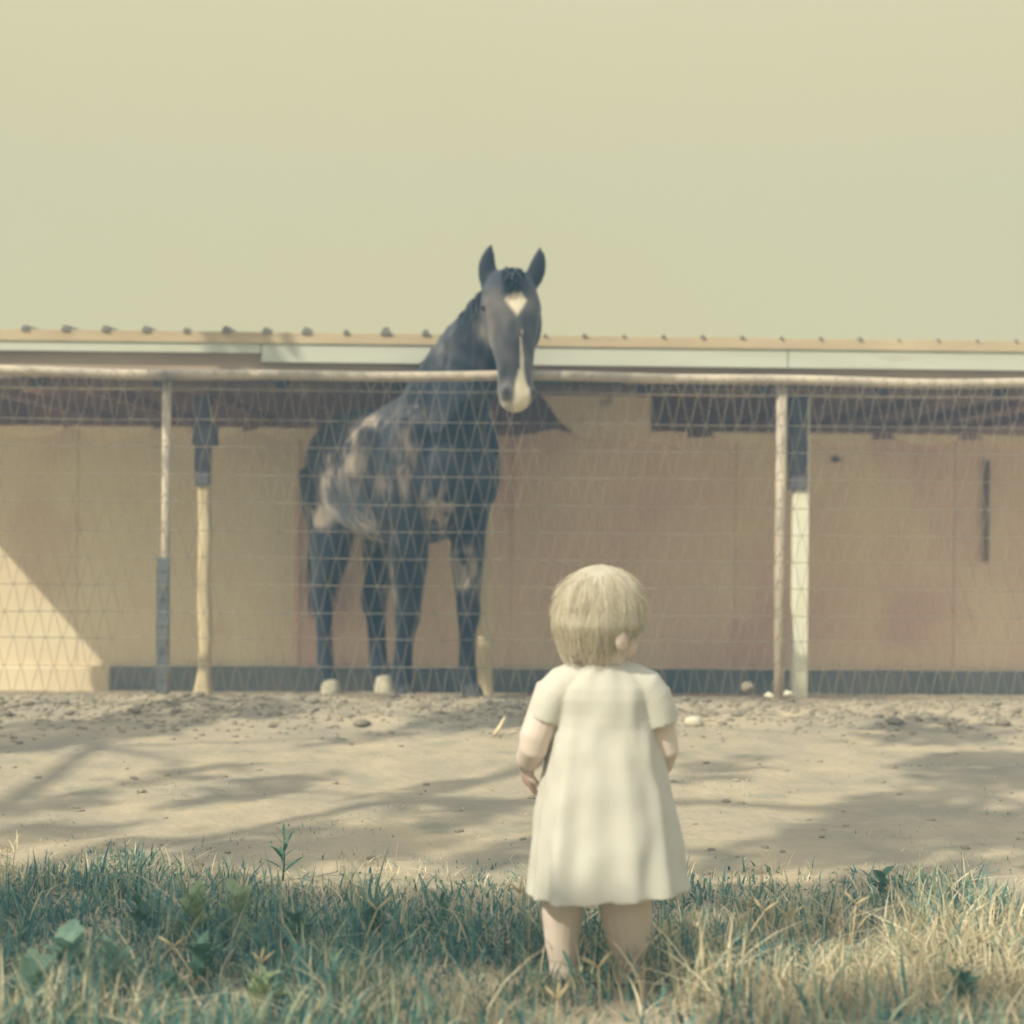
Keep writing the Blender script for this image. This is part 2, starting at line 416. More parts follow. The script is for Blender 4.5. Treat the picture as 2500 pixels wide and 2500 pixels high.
for k, z in enumerate(lz):
    pts = [(x, FENCE_Y-.034, z+.006*mn.noise(Vector((x*1.4, k*3.1, 0)))+.0015*mn.noise(Vector((x*14, k, 5)))) for x in np.linspace(FXL, FXR, 110)]
    fb(MB().tube(pts, WR, n=5), 'line_wire', M['wire'], smooth=True)
# zigzag wires: each touches its neighbours at alternate line wires
zz = [lz[0]+(lz[0]-lz[1])*0.62] + lz
m = MB(); nj = int((FXR-FXL)/JS)
for j in range(nj):
    for sgn in (-1, 1):
        pts = []
        x0 = FXL + j*JS
        for i, z in enumerate(zz):
            ph = (i % 2)
            off = sgn*JS/2*(1 if ph else 0) + random.gauss(0, .0035)
            xj = x0 + off
            pts.append(Vector((xj, FENCE_Y-.036+random.uniform(-.003, .003), z+.005*mn.noise(Vector((xj*1.4, i*3.1, 0))))))
            if i < len(zz)-1:            # a slight curve between joints
                nxt = zz[i+1]; offn = sgn*JS/2*(1 if ((i+1) % 2) else 0)
                pts.append(Vector((x0+off+(offn-off)*.22, FENCE_Y-.036, z+(nxt-z)*.12)))
                pts.append(Vector((x0+off+(offn-off)*.78, FENCE_Y-.036, z+(nxt-z)*.88)))
        m.tube(pts, WR*.64, n=4, caps=False)
o = fb(m, 'wire_mesh', M['wire'], smooth=True); o['kind'] = 'stuff'

# ------------------------------------------------------------------ horse (built in the camera-facing level frame)
HB = Vector((-.6, 7.9, -.08))
horse = empty('horse', CF @ HB, -YAW)
tag(horse, 'dark horse with white star and blaze looking over the fence rail', 'horse')
u = Vector((.53, -.848, 0)); v = Vector((.848, .53, 0)); S = Vector((-.35, 7.55, 0))
def B(f, s, z): return S + u*f + v*s + Vector((0, 0, z))
H = MB()
H.loft([(B(f, 0, z), a, b) for f, z, a, b in (
    (.245, 1.12, .07, .10), (.20, 1.12, .155, .19), (.12, 1.13, .225, .28), (0, 1.13, .262, .365), (-.2, 1.12, .285, .395), (-.42, 1.085, .315, .375),
    (-.62, 1.085, .325, .36), (-.8, 1.115, .315, .34), (-.98, 1.135, .295, .32), (-1.14, 1.13, .24, .27), (-1.25, 1.12, .16, .19), (-1.30, 1.12, .07, .1))],
    side=tuple(v), n=28, power=2.15)
H.ell(B(-.13, 0, 1.38), (.1, .28, .165), Matrix.Rotation(math.atan2(v.y, v.x), 3, 'Z'))      # withers
for s in (-1, 1):                         # breast muscles
    H.ell(B(.16, s*.105, 1.06), (.115, .12, .17), Matrix.Rotation(math.atan2(v.y, v.x), 3, 'Z'))
    H.ell(B(.02, s*.2, 1.15), (.075, .17, .27), Matrix.Rotation(math.atan2(v.y, v.x), 3, 'Z'))
neck = [((-.44, 7.72, 1.18), .19, .30), ((-.355, 7.56, 1.36), .18, .31), ((-.27, 7.45, 1.54), .152, .275), ((-.185, 7.37, 1.70), .126, .225),
        ((-.11, 7.31, 1.83), .095, .158), ((-.055, 7.26, 1.93), .085, .122), ((-.02, 7.235, 2.0), .06, .07)]
H.loft(neck, side=tuple(v), n=24)
ha = math.radians(15); hs = Vector((math.cos(ha), math.sin(ha), 0)); hf = Vector((math.sin(ha), -math.cos(ha), 0))
head = [((-.022, 7.20, 2.045), .06, .045), ((-.023, 7.19, 2.01), .10, .085), ((-.022, 7.175, 1.95), .130, .115), ((-.018, 7.16, 1.885), .143, .130), ((-.013, 7.145, 1.82), .138, .136),
        ((-.005, 7.125, 1.75), .118, .130), ((.002, 7.10, 1.68), .100, .110), ((.007, 7.075, 1.61), .088, .088), ((.010, 7.05, 1.54), .082, .076),
        ((.012, 7.03, 1.475), .086, .072), ((.014, 7.015, 1.425), .082, .064), ((.016, 7.005, 1.39), .062, .05), ((.023, 6.998, 1.372), .025, .025)]
H.loft(head, side=tuple(hs), n=28, power=2.35)
RH = Matrix.Rotation(ha, 3, 'Z')
for s in (-1, 1):
    H.ell(Vector((-.01, 7.2, 1.80))+hs*s*.104, (.038, .105, .12), RH)                       # jowl
    H.ell(Vector((-.012, 7.11, 1.875))+hs*s*.122+hf*-.01, (.028, .042, .036), RH)              # brow over the eye
    H.ell(Vector((.021, 6.985, 1.455))+hs*s*.062+hf*.008, (.027, .028, .036), RH)             # nostril rim
H.ell(Vector((.02, 7.04, 1.395)), (.038, .035, .03), RH)                                     # chin
def ear(base, tip, out_):
    base, tip = Vector(base), Vector(tip); d = tip-base
    prof = [(-.15, .034, .026), (0, .040, .026), (.2, .047, .025), (.42, .047, .023), (.62, .040, .02), (.8, .027, .016), (.93, .013, .010), (1.0, .005, .005)]
    H.loft([(base+d*t+Vector((out_*.014*math.sin(math.pi*max(0, t)), 0, 0)), a, b) for t, a, b in prof], side=(1, .15, 0), n=16)
EA = (Vector((-.122, 7.2, 1.985)), Vector((-.108, 7.17, 2.178))); EB = (Vector((.078, 7.215, 1.985)), Vector((.122, 7.18, 2.168)))
ear(*EA, -1); ear(*EB, 1)
fl = lambda s, x: [s*x]
def foreleg(df, s, gzv):
    pr = [(.02, .175, 1.12, .085, .15), (.01, .16, .93, .078, .125), (0, .15, .80, .072, .10), (0, .145, .68, .064, .08), (.004, .142, .56, .054, .064), (.012, .14, .47, .046, .052),
          (.02, .14, .42, .047, .052), (.016, .14, .375, .042, .046), (.006, .14, .32, .033, .037), (.004, .14, .22, .0315, .036), (.0, .14, .15, .034, .039), (.004, .14, .115, .039, .044),
          (.02, .14, .075, .034, .037), (.035, .14, .045, .038, .040)]
    kw = 1.16 if s < 0 else 1
    H.loft([(B(f+df*(1-min(1, z/1.1)), s*(q+(.055 if s < 0 else 0)*(1-z/1.4)), z+gzv*(1-min(1, z/1.1))), a*kw*(1.34 if z < .7 else 1.12), b*(1.2 if z < .7 else 1.05)) for f, q, z, a, b in pr], side=tuple(v), n=18)
    return B(.045+df, s*(.14+(.055 if s < 0 else 0)), gzv)
def hindleg(df, s, gzv):
    pr = [(-1.0, .15, 1.12, .15, .24), (-.98, .16, .95, .135, .215), (-.97, .16, .82, .11, .17), (-1.0, .155, .72, .085, .125), (-1.04, .15, .62, .066, .09), (-1.09, .148, .54, .052, .07),
          (-1.125, .146, .47, .050, .068), (-1.12, .145, .42, .046, .056), (-1.10, .145, .35, .036, .042), (-1.09, .145, .25, .034, .038), (-1.08, .145, .16, .036, .041),
          (-1.07, .145, .115, .041, .046), (-1.05, .145, .075, .035, .038), (-1.035, .145, .045, .04, .042)]
    kw = 1.22 if s > 0 else 1.05
    H.loft([(B(f+df*(1-min(1, z/1.1)), s*q+(.03 if s > 0 else 0), z+gzv*(1-min(1, z/1.1))), a*kw*(1.26 if z < .75 else 1.05), b*(1.2 if z < .75 else 1.0)) for f, q, z, a, b in pr], side=tuple(v), n=18)
    return B(-1.025+df, s*.145+(.03 if s > 0 else 0), gzv)
feet = [foreleg(-.07, -1, -.045), foreleg(.02, 1, -.05), hindleg(.03, -1, -.122), hindleg(.05, 1, -.135)]
hm = remeshed(H, 'body', 0.0105, 7)
hm.transform(Matrix.Translation(-HB))
coat = np.array(lin(20, 27, 42)[:3]); whitec = np.array(lin(226, 210, 184)[:3]); dapple_face = np.array(lin(166, 150, 136)[:3]); brown = np.array(lin(36, 38, 48)[:3])
def horse_paint(co, no):
    p = co + np.array(HB)
    c = np.tile(coat, (len(p), 1))
    nz = np.array([mn.noise(Vector(q)*5.0) for q in p]); nf = np.array([mn.noise(Vector((q[0]*22, q[1]*22, q[2]*12))) for q in p])
    c = c + (brown-coat)*np.clip(.5+nz, 0, 1)[:, None]
    # sun dapples and sheen painted into the coat of shoulder, flank and rump
    d = np.zeros(len(p)); ax_ = 1250+F*p[:, 0]/p[:, 1]; az_ = 1232-F*(p[:, 2]-.934)/p[:, 1]
    for x0, y0, rx_, ry_, amp in ((860, 1110, 26, 66, .9), (900, 1035, 60, 18, .55), (820, 1180, 14, 50, .55), (985, 1130, 22, 70, .95), (935, 1190, 22, 30, .35), (1068, 1245, 30, 44, 1.6), (778, 1255, 34, 34, 1.1), (890, 1290, 34, 34, .8),
                               (905, 1330, 40, 28, .7), (800, 1180, 20, 60, .8), (1140, 1390, 34, 44, 1.3), (1130, 1350, 36, 16, 1.0), (950, 1420, 18, 60, .6), (1180, 800, 14, 60, .35), (1085, 860, 22, 50, .3), (1020, 1010, 60, 16, .35)):
        d = np.maximum(d, amp*np.exp(-(((ax_-x0)/rx_)**2+((az_-y0)/ry_)**2)))
    d *= (no[:, 1] < .2)
    d = np.clip(d*(.75+1.5*nz+1.8*nf), 0, .85)
    c = c + (dapple_face-c)*(d[:, None])
    # face markings
    hx = (p[:, 0]-.0)*hs.x + (p[:, 1]-7.1)*hs.y; hz = p[:, 2]; front = ((no @ np.array(hf)) > .25)
    wob = .006*nf
    star = np.clip((1.08-(np.abs(hx+.006+wob)/.056 + np.abs(hz-1.89)/.078))/.3, 0, 1)
    st = np.clip((.002+.007*np.clip((1.72-hz)/.2, 0, 1)-np.abs(hx-.012-wob*1.6))/.007+.5, 0, 1)*(hz < 1.75)*(hz > 1.47)
    sn = np.clip((.010+.030*np.clip((1.56-hz)/.1, 0, 1)-np.abs(hx-.006-wob*1.6))/.012+.5, 0, 1)*(hz <= 1.56)*(hz > 1.3)*(p[:, 1] < 7.12)
    wm = np.maximum(np.maximum(star, st), sn)*front*(p[:, 1] < 7.2)
    wm = np.maximum(wm, .6*np.clip((1.42-hz)/.03, 0, 1)*(hz > 1.3)*(p[:, 1] < 7.1)*(p[:, 0] > -.06))
    mz = wm.astype(float)
    soft = np.clip((1.66-hz)/.25, 0, 1)*(p[:, 1] < 7.14)*(hz > 1.3)*.20
    c = c + (dapple_face-c)*soft[:, None]
    hd = .7*np.clip((1.98-hz)/.1, 0, 1)*(hz > 1.4)*(p[:, 1] < 7.25)*(p[:, 0] > -.2)*np.clip(.55+1.6*nz+.8*nf, 0, 1)*.35; c = c + (dapple_face-c)*(hd*(1-mz))[:, None]
    # white hind socks
    sock = np.zeros(len(p))
    mz = np.maximum(mz, sock)
    c = c + (whitec-c)*mz[:, None]
    # nostrils and mouth
    for s in (-1, 1):
        q = np.array(Vector((.021, 6.985, 1.455))+hs*s*.062+hf*.03)
        k = np.exp(-((p-q)**2/np.array([.014, .03, .02])**2).sum(1)*1.2)[:, None]
        c = c + (coat*.5-c)*np.clip(k, 0, 1)
    return np.clip(c, 0, 1)
paint(hm, horse_paint)
M['coat'] = material('coat', coat, 0.7, attr='tint', bump=0.2, bscale=90, spec=0.35, sheen=0.25)
M['hair'] = material('hair', lin(40, 42, 50), 0.55, var=lin(58, 60, 68), scale=12, spec=.4)
M['hoof'] = material('hoof', lin(206, 198, 176), 0.6, var=lin(170, 160, 140), scale=14)
M['hoof_dark'] = material('hoof_dark', lin(60, 60, 64), 0.6, var=lin(90, 86, 82), scale=14)
M['eye'] = material('eye', lin(24, 22, 26), 0.1, spec=.6)
add_obj('body', hm, M['coat'], horse)
for i, f in enumerate(feet):
    m = MB(); f = f-HB; hk = (1, 1, .95, 1.35)[i]
    m.loft([(f+Vector((0, 0, -.015))+u*.02, .058, .064), (f+u*.016+Vector((0, 0, .01*hk)), .057, .061), (f+u*.004+Vector((0, 0, .05*hk)), .05, .052), (f-u*.004+Vector((0, 0, .068*hk)), .042, .044)], side=tuple(v), n=18)
    m.build('hoof', M['hoof'] if i >= 2 else M['hoof_dark'], horse, True)
for s in (-1, 1):
    c = Vector((-.012, 7.108, 1.862))+hs*s*.130+hf*-.004-HB
    MB().ell(c, (.019, .022, .018), RH).build('eye', M['eye'], horse, True)
def strands(name, roots, mat, parent, wd=.004, seg=6):
    """roots: (start, end, bow vector) tapered flat hairs"""
    V, Q = [], []
    for a, b, bow in roots:
        a, b = Vector(a), Vector(b); d = (b-a); sd = d.cross(Vector((random.uniform(-1, 1), random.uniform(-1, 1), .3))).normalized()
        o = len(V)
        for k in range(seg+1):
            t = k/seg; p = a+d*t+bow*math.sin(math.pi*t*.9); ww = wd*(1-.8*t**2)
            V.append(p+sd*ww); V.append(p-sd*ww)
        for k in range(seg): Q.append((o+2*k, o+2*k+1, o+2*k+3, o+2*k+2))
    me = fast_mesh(name, np.array(V), np.array(Q)); me.shade_smooth(); return add_obj(name, me, mat, parent)
# mane along the crest, on the horse's right side (camera left)
R = []
crest = [Vector(n[0]) for n in neck]; crest_r = [n[2] for n in neck]
for _ in range(520):
    t = random.uniform(1.4, len(neck)-1.02); i = int(t); fr = t-i
    c = crest[i].lerp(crest[i+1], fr); tg = (crest[i+1]-crest[i]).normalized(); r = crest_r[i]*(1-fr)+crest_r[i+1]*fr
    back = tg.cross(v).normalized()
    if back.y < 0: back = -back
    a = c+back*(r*.93)+v*random.uniform(-.012, .012)
    L = random.uniform(.12, .2)
    b = a + Vector((0, 0, -L)) - v*random.uniform(.07, .12) - back*random.uniform(.02, .10)
    R.append((a-HB, b-HB, back*.02-v*.035+Vector((0, 0, .02))))
strands('mane', R, M['hair'], horse, .006)
R = []
for _ in range(200):
    a = Vector((-.02, 7.2, 2.045))+hs*random.uniform(-.055, .06)+hf*random.uniform(-.03, .04)+Vector((0, 0, random.uniform(-.01, .008)))
    b = Vector((-.015, 7.035, 1.93+random.uniform(-.03, .05)))+hs*random.uniform(-.05, .055)+hf*random.uniform(-.02, .02)
    R.append((a-HB, b-HB, hf*.035+Vector((0, 0, .03))))
strands('forelock', R, M['hair'], horse, .007)
R = []
tb = B(-1.29, 0, 1.28)
for _ in range(260):
    a = tb+v*random.uniform(-.025, .025)+Vector((0, 0, random.uniform(-.05, .04)))
    b = B(-1.42+random.uniform(-.06, .05), random.uniform(-.07, .07), .34+random.uniform(-.08, .2))
    R.append((a-HB, b-HB, -u*.07))
strands('tail', R, M['hair'], horse, .008, 8)

# ------------------------------------------------------------------ child
KB = Vector((.19, 2.96, 0))
kid = empty('person', CF @ KB, -YAW)
tag(kid, 'toddler with pale blond hair in a white dress standing in the grass', 'toddler')
def K(px, py, d=2.94): return Vector(((px-1250)/F*d, d, CAMZ-(py-1232)/F*d))
skin = lin(216, 198, 186)
M['skin'] = material('skin', skin, 0.55, attr='tint', spec=.35); M['skin'].node_tree.nodes['Principled BSDF'].inputs['Subsurface Weight'].default_value = .12
M['skin'].node_tree.nodes['Principled BSDF'].inputs['Subsurface Radius'].default_value = (.02, .008, .004)
M['iris'] = material('iris', lin(112, 96, 92), .5)
k = MB()
cx = .188
k.loft([((cx, 2.955, .30), .085, .075), ((cx, 2.955, .36), .098, .085), ((cx-.002, 2.955, .44), .09, .072), ((cx-.004, 2.955, .52), .09, .064), ((cx-.006, 2.94, .57), .092, .06),
        ((cx-.01, 2.94, .60), .06, .05), ((cx-.013, 2.945, .635), .042, .042), ((cx-.016, 2.95, .66), .04, .045)], side=(1, 0, 0), n=20)
HC = K(1466, 1518, 2.955)
fa = math.radians(48); fd = Vector((math.cos(fa), math.sin(fa), 0)); fs = Vector((-math.sin(fa), math.cos(fa), 0))   # face direction, far side
RK = Matrix.Rotation(fa, 3, 'Z')
k.ell(HC-fd*.014+Vector((0, 0, .012)), (.074, .076, .080), RK, 24, 16)                    # skull
k.ell(HC+fd*.008+Vector((0, 0, -.034)), (.058, .064, .058), RK, 24, 16)              # face
k.ell(HC+fd*.028-fs*.036+Vector((0, 0, -.045)), (.030, .028, .028), RK)              # cheeks
k.ell(HC+fd*.028+fs*.036+Vector((0, 0, -.045)), (.030, .028, .028), RK)
k.ell(HC+fd*.064+Vector((0, 0, -.028)), (.013, .010, .011), RK)                       # nose
k.ell(HC+fd*.052+Vector((0, 0, -.055)), (.014, .018, .007), RK)                       # lips
k.ell(HC+fd*.052+Vector((0, 0, -.063)), (.012, .015, .006), RK)
k.ell(HC+fd*.044+Vector((0, 0, -.080)), (.02, .022, .016), RK)                        # chin
for s in (-1, 1):
    e = HC-fd*.030+fs*s*(.079 if s < 0 else .068)+Vector((0, 0, -.026))
    k.ell(e, (.016, .007, .024), RK @ Matrix.Rotation(.25*s, 3, 'Z'))
def leg(pts): k.loft(pts, side=(1, 0, 0), n=16)
LX, RX = K(1383, 2250).x, K(1537, 2250).x
leg([((cx-.05, 2.955, .34), .055, .062), ((LX+.008, 2.95, .26), .05, .052), ((LX+.003, 2.95, .185), .043, .044), ((LX, 2.955, .13), .041, .044), ((LX-.001, 2.955, .075), .034, .036), ((LX+.002, 2.955, .035), .028, .03), ((LX+.002, 2.955, .006), .027, .034)])
leg([((cx+.05, 2.955, .34), .055, .062), ((RX-.008, 2.95, .26), .056, .056), ((RX-.004, 2.945, .185), .054, .050), ((RX+.002, 2.945, .13), .052, .05), ((RX+.006, 2.95, .075), .042, .042), ((RX+.006, 2.955, .035), .030, .032), ((RX+.006, 2.955, .006), .029, .036)])
for x, yw in ((LX, .05), (RX, .12)):
    k.loft([((x+.002, 2.93, .018), .024, .016), ((x+.003, 2.955, .022), .029, .022), ((x+.006, 3.0, .02), .032, .018), ((x+.012, 3.035, .014), .034, .012), ((x+.014, 3.05, .012), .026, .009)], side=(1, 0, 0), n=14)
    for t in range(5):
        tx = x+.012+(t-2)*.0125*(1 if x < cx else -1); k.ell((tx, 3.055-.003*abs(t-.5), .010), (.0075-.0007*t, .012, .008))
def hand(wr, dirv, palm_side, thumb_side, curl=.9, sc=1.0):
    """palm and five fingers; dirv points from wrist to fingers"""
    d = dirv.normalized(); p = palm_side.normalized(); a = d.cross(p).normalized()*thumb_side
    k.loft([(wr-d*.006, .015*sc, .015*sc), (wr+d*.010*sc, .0175*sc, .013*sc), (wr+d*.026*sc, .0215*sc, .0115*sc), (wr+d*.040*sc, .021*sc, .010*sc)], side=tuple(a), n=14)
    base = wr+d*.038*sc
    for i, (L, o) in enumerate(((.030, .0155), (.034, .0052), (.031, -.0052), (.024, -.0150))):
        q = base+a*o*sc; dd = d.copy(); pts = [(q-d*.008, .0060*sc, .0060*sc)]
        for j, (fr, r) in enumerate(((.42, .0057), (.32, .0052), (.26, .0045))):
            ang = curl*(.35+.4*j)*(.8+.13*i)
            dd = (d*math.cos(ang)+p*math.sin(ang)).normalized(); q = q+dd*L*fr*sc; pts.append((q, r*sc, r*sc))
        k.loft(pts, side=tuple(a), n=10)
    q = wr+d*.012*sc+a*.014*sc; d1 = (d*.6+a*.75+p*.25).normalized(); d2 = (d*.85+a*.25+p*.5).normalized()
    k.loft([(q-d1*.006, .0072*sc, .0072*sc), (q+d1*.014*sc, .0066*sc, .0066*sc), (q+d1*.014*sc+d2*.016*sc, .0052*sc, .0052*sc)], side=tuple(p), n=10)
sh = Vector((K(1352, 1700).x, 2.945, .565)); elb = K(1308, 1825, 2.93); wr = K(1290, 1868, 2.985)
k.loft([(sh+Vector((.02, 0, .005)), .036, .036), (sh, .037, .037), (sh.lerp(elb, .45), .035, .035), (elb+Vector((.002, 0, .018)), .031, .031), (elb, .029, .029),
        (elb.lerp(wr, .5)+Vector((-.002, 0, -.004)), .026, .026), (wr, .018, .017)], side=(1, 0, 0), n=16)
hand(wr, Vector((.12, .45, -.9)), Vector((.9, .3, .2)), 1, .75, 1.05)
sh2 = Vector((K(1602, 1700).x, 2.945, .56)); elb2 = K(1630, 1828, 2.945); wr2 = K(1608, 1895, 3.015)
k.loft([(sh2-Vector((.02, 0, -.005)), .036, .036), (sh2, .036, .036), (sh2.lerp(elb2, .45), .031, .031), (elb2, .027, .027), (elb2.lerp(wr2, .5), .025, .025), (wr2, .017, .016)], side=(1, 0, 0), n=16)
hand(wr2, Vector((-.15, .7, -.7)), Vector((-.9, .2, .1)), -1, .75, 1.0)
km = remeshed(k, 'body', 0.0029, 4); km.transform(Matrix.Translation(-KB))
def kid_paint(co, no):
    p = co+np.array(KB); s0 = np.array(skin[:3]); c = np.tile(s0, (len(p), 1))
    def spot(q, r, colr, amt):
        nonlocal c
        kk = amt*np.exp(-((p-np.array(q))**2).sum(1)/r**2); c = c+(np.array(colr[:3])-c)*np.clip(kk, 0, 1)[:, None]
    spot(HC+fd*.046-fs*.04+Vector((0, 0, -.045)), .025, lin(222, 160, 138), .6)
    spot(HC-fd*.012-fs*.08+Vector((0, 0, -.03)), .016, lin(206, 148, 128), .5)
    spot(HC+fd*.06+Vector((0, 0, -.058)), .013, lin(190, 104, 100), .9)
    spot(HC+fd*.05-fs*.032+Vector((0, 0, .018)), .010, lin(168, 132, 104), .6)
    spot(wr+Vector((.005, .02, -.035)), .032, lin(176, 108, 100), .8)
    spot(wr2+Vector((0, .03, -.03)), .03, lin(186, 120, 108), .6)
    return c
paint(km, kid_paint)
add_obj('body', km, M['skin'], kid)
for s in (-1, 1):
    c = HC+fd*.0515+fs*s*.031+Vector((0, 0, -.008))-KB
    MB().ell(c, (.0075, .0105, .0065), RK).build('eye', M['iris'], kid, True)
# hair: a soft cap plus fine strands
M['blond'] = material('blond', lin(222, 212, 192), 0.7, var=lin(204, 192, 170), scale=26, stretch=(1, 1, .25), spec=.25, bump=.2, bscale=60, trans=.3)
hb = MB()
NT, NP = 40, 26; V, Q = [], []
def hair_pt(th, ph, off=0.0):
    """th around (0 = face), ph 0 crown .. 1 hem of the hair"""
    dg_ = math.degrees(math.atan2(math.sin(th), math.cos(th)))
    hem = float(np.interp(dg_, (-180, -135, -112, -98, -80, -55, -30, 0, 30, 48, 75, 130, 180), (2.2, 2.2, 2.12, 2.0, 1.8, 1.42, 1.28, 1.2, 1.3, 1.45, 1.6, 2.2, 2.3)))
    a = ph*hem
    rx, ry, rz = .0925+off-.006*math.exp(-(dg_/35)**2), .088+off, .096+off
    x, y, z = rx*math.sin(min(a, 1.75))*math.cos(th), ry*math.sin(min(a, 1.75))*math.sin(th), rz*math.cos(a)
    if a > 1.45:
        f_ = (a-1.45); z = rz*math.cos(1.45)-f_*.105; sh_ = 1+.035*math.sin(min(1, f_/.7)*math.pi) - .30*max(0, f_-.25)
        x *= sh_; y *= sh_
    w_ = 1+.030*mn.noise(Vector((math.cos(th)*2.4, math.sin(th)*2.4, ph*2.2)))+.012*mn.noise(Vector((math.cos(th)*9, math.sin(th)*9, ph*2)))
    q = Vector((x*w_, y*w_, z*w_))
    return HC+Vector((.001, 0, .014))+RK @ q
for i in range(NP+1):
    for j in range(NT): V.append(hair_pt(2*math.pi*j/NT, i/NP)-KB)
for i in range(NP):
    for j in range(NT): Q.append((i*NT+j, i*NT+(j+1) % NT, (i+1)*NT+(j+1) % NT, (i+1)*NT+j))
me = fast_mesh('hair', np.array(V), np.array(Q)); me.shade_smooth(); ho = add_obj('hair', me, M['blond'], kid)
sd_ = ho.modifiers.new('solid', 'SOLIDIFY'); sd_.thickness = .003; sd_.offset = -1
R = []
for _ in range(5200):
    th = random.uniform(0, 2*math.pi); p0 = random.uniform(0.02, .80); p1 = min(1.10+random.uniform(-.06, .05), p0+random.uniform(.25, .5)); tw = random.gauss(0, .22)
    a = hair_pt(th, p0, .0006); b = hair_pt(th+tw, p1, random.choice([0, .001, .003, .006, .012])*random.random()); mid = hair_pt(th+tw*.5, (p0+p1)/2, .0025)
    R.append((a-KB, b-KB, (mid-(a+b)/2)))
so_ = strands('hair_strands', R, M['blond'], kid, .0008, 6); so_['kind'] = 'stuff'
# dress
M['dress'] = material('dress', lin(214, 210, 200), 0.85, var=lin(208, 202, 190), scale=5, bump=.12, bscale=260, spec=.15, trans=.12)
NT = 120; prof = []
def rowat(py, xl, xr, dep, amp, y0=2.95):
    a, b = K(xl, py).x, K(xr, py).x; prof.append(((a+b)/2, y0, K(0, py).z, (b-a)/2, dep, amp))
rowat(1614, 1420, 1530, .056, 0); rowat(1626, 1410, 1545, .062, 0); rowat(1650, 1375, 1582, .068, 0); rowat(1672, 1350, 1604, .074, 0); rowat(1700, 1346, 1607, .078, .0)
rowat(1740, 1352, 1606, .078, .0006); rowat(1768, 1352, 1606, .080, .001); rowat(1785, 1349, 1611, .083, .0025); rowat(1830, 1342, 1622, .092, .005); rowat(1900, 1330, 1638, .103, .0065); rowat(1980, 1318, 1655, .113, .008)
rowat(2060, 1309, 1671, .122, .0095); rowat(2130, 1302, 1684, .129, .011); rowat(2168, 1299, 1690, .133, .0115); rowat(2172, 1298, 1691, .1335, .0115)
ROWS = 90; dm = MB(); V, Q = [], []
for i in range(ROWS+1):
    t = i/ROWS*(len(prof)-1); j = min(int(t), len(prof)-2); f_ = t-j
    a, b = prof[j], prof[j+1]; c = [a[q]*(1-f_)+b[q]*f_ for q in range(6)]
    for n in range(NT):
        th = 2*math.pi*n/NT; ct, st = math.cos(th), math.sin(th)
        fold = .85*c[5]*(math.sin(th*11+4.4*mn.noise(Vector((ct, st, c[2]*1.5))))*.55+1.3*mn.noise(Vector((ct*3.4, st*3.4, c[2]*1.0))))
        crease = .0045*mn.noise(Vector((ct*3, st*3, c[2]*16)))
        pw = 2.3
        x = c[0]+math.copysign(abs(ct)**(2/pw), ct)*(c[3]+fold+crease); y = c[1]+math.copysign(abs(st)**(2/pw), st)*(c[4]+fold+crease)
        z = c[2]
        if i > ROWS-22: z += (i-ROWS+22)/22*(.010*(x-.19)/.15+.003*math.sin(th*5+1)+.006*math.exp(-((x-K(1480, 2170).x)/.02)**2))
        V.append(Vector((x, y, z)))
for i in range(ROWS):
    for n in range(NT): Q.append((i*NT+n, i*NT+(n+1) % NT, (i+1)*NT+(n+1) % NT, (i+1)*NT+n))
V.append(Vector((prof[0][0], 2.95, prof[0][2]))); V.append(Vector((prof[-1][0], 2.95, prof[-1][2]+.004))); T = len(V)-2
for n in range(NT): Q.append((T, (n+1) % NT, n)); Q.append((T+1, ROWS*NT+n, ROWS*NT+(n+1) % NT))
dm.add(V, Q)
def slv(pts): dm.loft([(K(px, py, 2.943), a, b) for px, py, a, b in pts], side=(1, 0, 0), n=24)
slv([(1455, 1640, .030, .040), (1418, 1655, .036, .046), (1384, 1674, .042, .050), (1360, 1698, .041, .050), (1348, 1722, .040, .049), (1341, 1744, .039, .048), (1337, 1758, .0385, .047)])
slv([(1495, 1640, .030, .040), (1545, 1660, .036, .046), (1575, 1678, .042, .050), (1594, 1702, .040, .050), (1605, 1728, .040, .049), (1612, 1750, .038, .048), (1616, 1766, .037, .047)])
dmesh = remeshed(dm, 'dress', 0.0034, 3); dmesh.transform(Matrix.Translation(-KB))
add_obj('dress', dmesh, M['dress'], kid)

# ------------------------------------------------------------------ clods, stones, stick
def lump(seed, flat=.65, n=10, m_=7, rough=.35):
    mb = MB(); mb.ell((0, 0, 0), (1, 1, flat), n=n, m=m_)
    mb.v = [tuple(Vector(p)*(1+rough*mn.noise(Vector(p)*1.6+Vector((seed*7.1, 0, 0)))+rough*.5*mn.noise(Vector(p)*4+Vector((seed*3.1, 5, 0))))) for p in mb.v]
    return mb
lumps = []
for s in range(6):
    me = lump(s).mesh('dirt_clod'); me.materials.append(M['clod']); me.shade_smooth(); lumps.append(me)
spots = []
for _ in range(4000):
    if len(spots) >= 170: break
    x = random.uniform(-2.7, 2.9); y = random.gauss(6.75, .36)
    if y < 6.15 or y > 7.5: continue
    r = random.choice([.012, .015, .018, .022, .03])*random.uniform(.8, 1.2)
    if any((x-a)**2+(y-b)**2 < (r+c)**2*1.1 for a, b, c in spots): continue
    spots.append((x, y, r))
for i, (x, y, r) in enumerate(spots):
    o = bpy.data.objects.new('dirt_clod', lumps[i % 6]); COL.objects.link(o)
    o.location = (x, y, gz(x, y)+r*.25); o.scale = (r*random.uniform(.9, 1.5), r, r*random.uniform(.7, 1)); o.rotation_euler = (0, 0, random.uniform(0, 6.28))
    tag(o, 'small dry dirt clod in the churned ridge along the fence foot', 'clod', 'dirt clods along the fence')
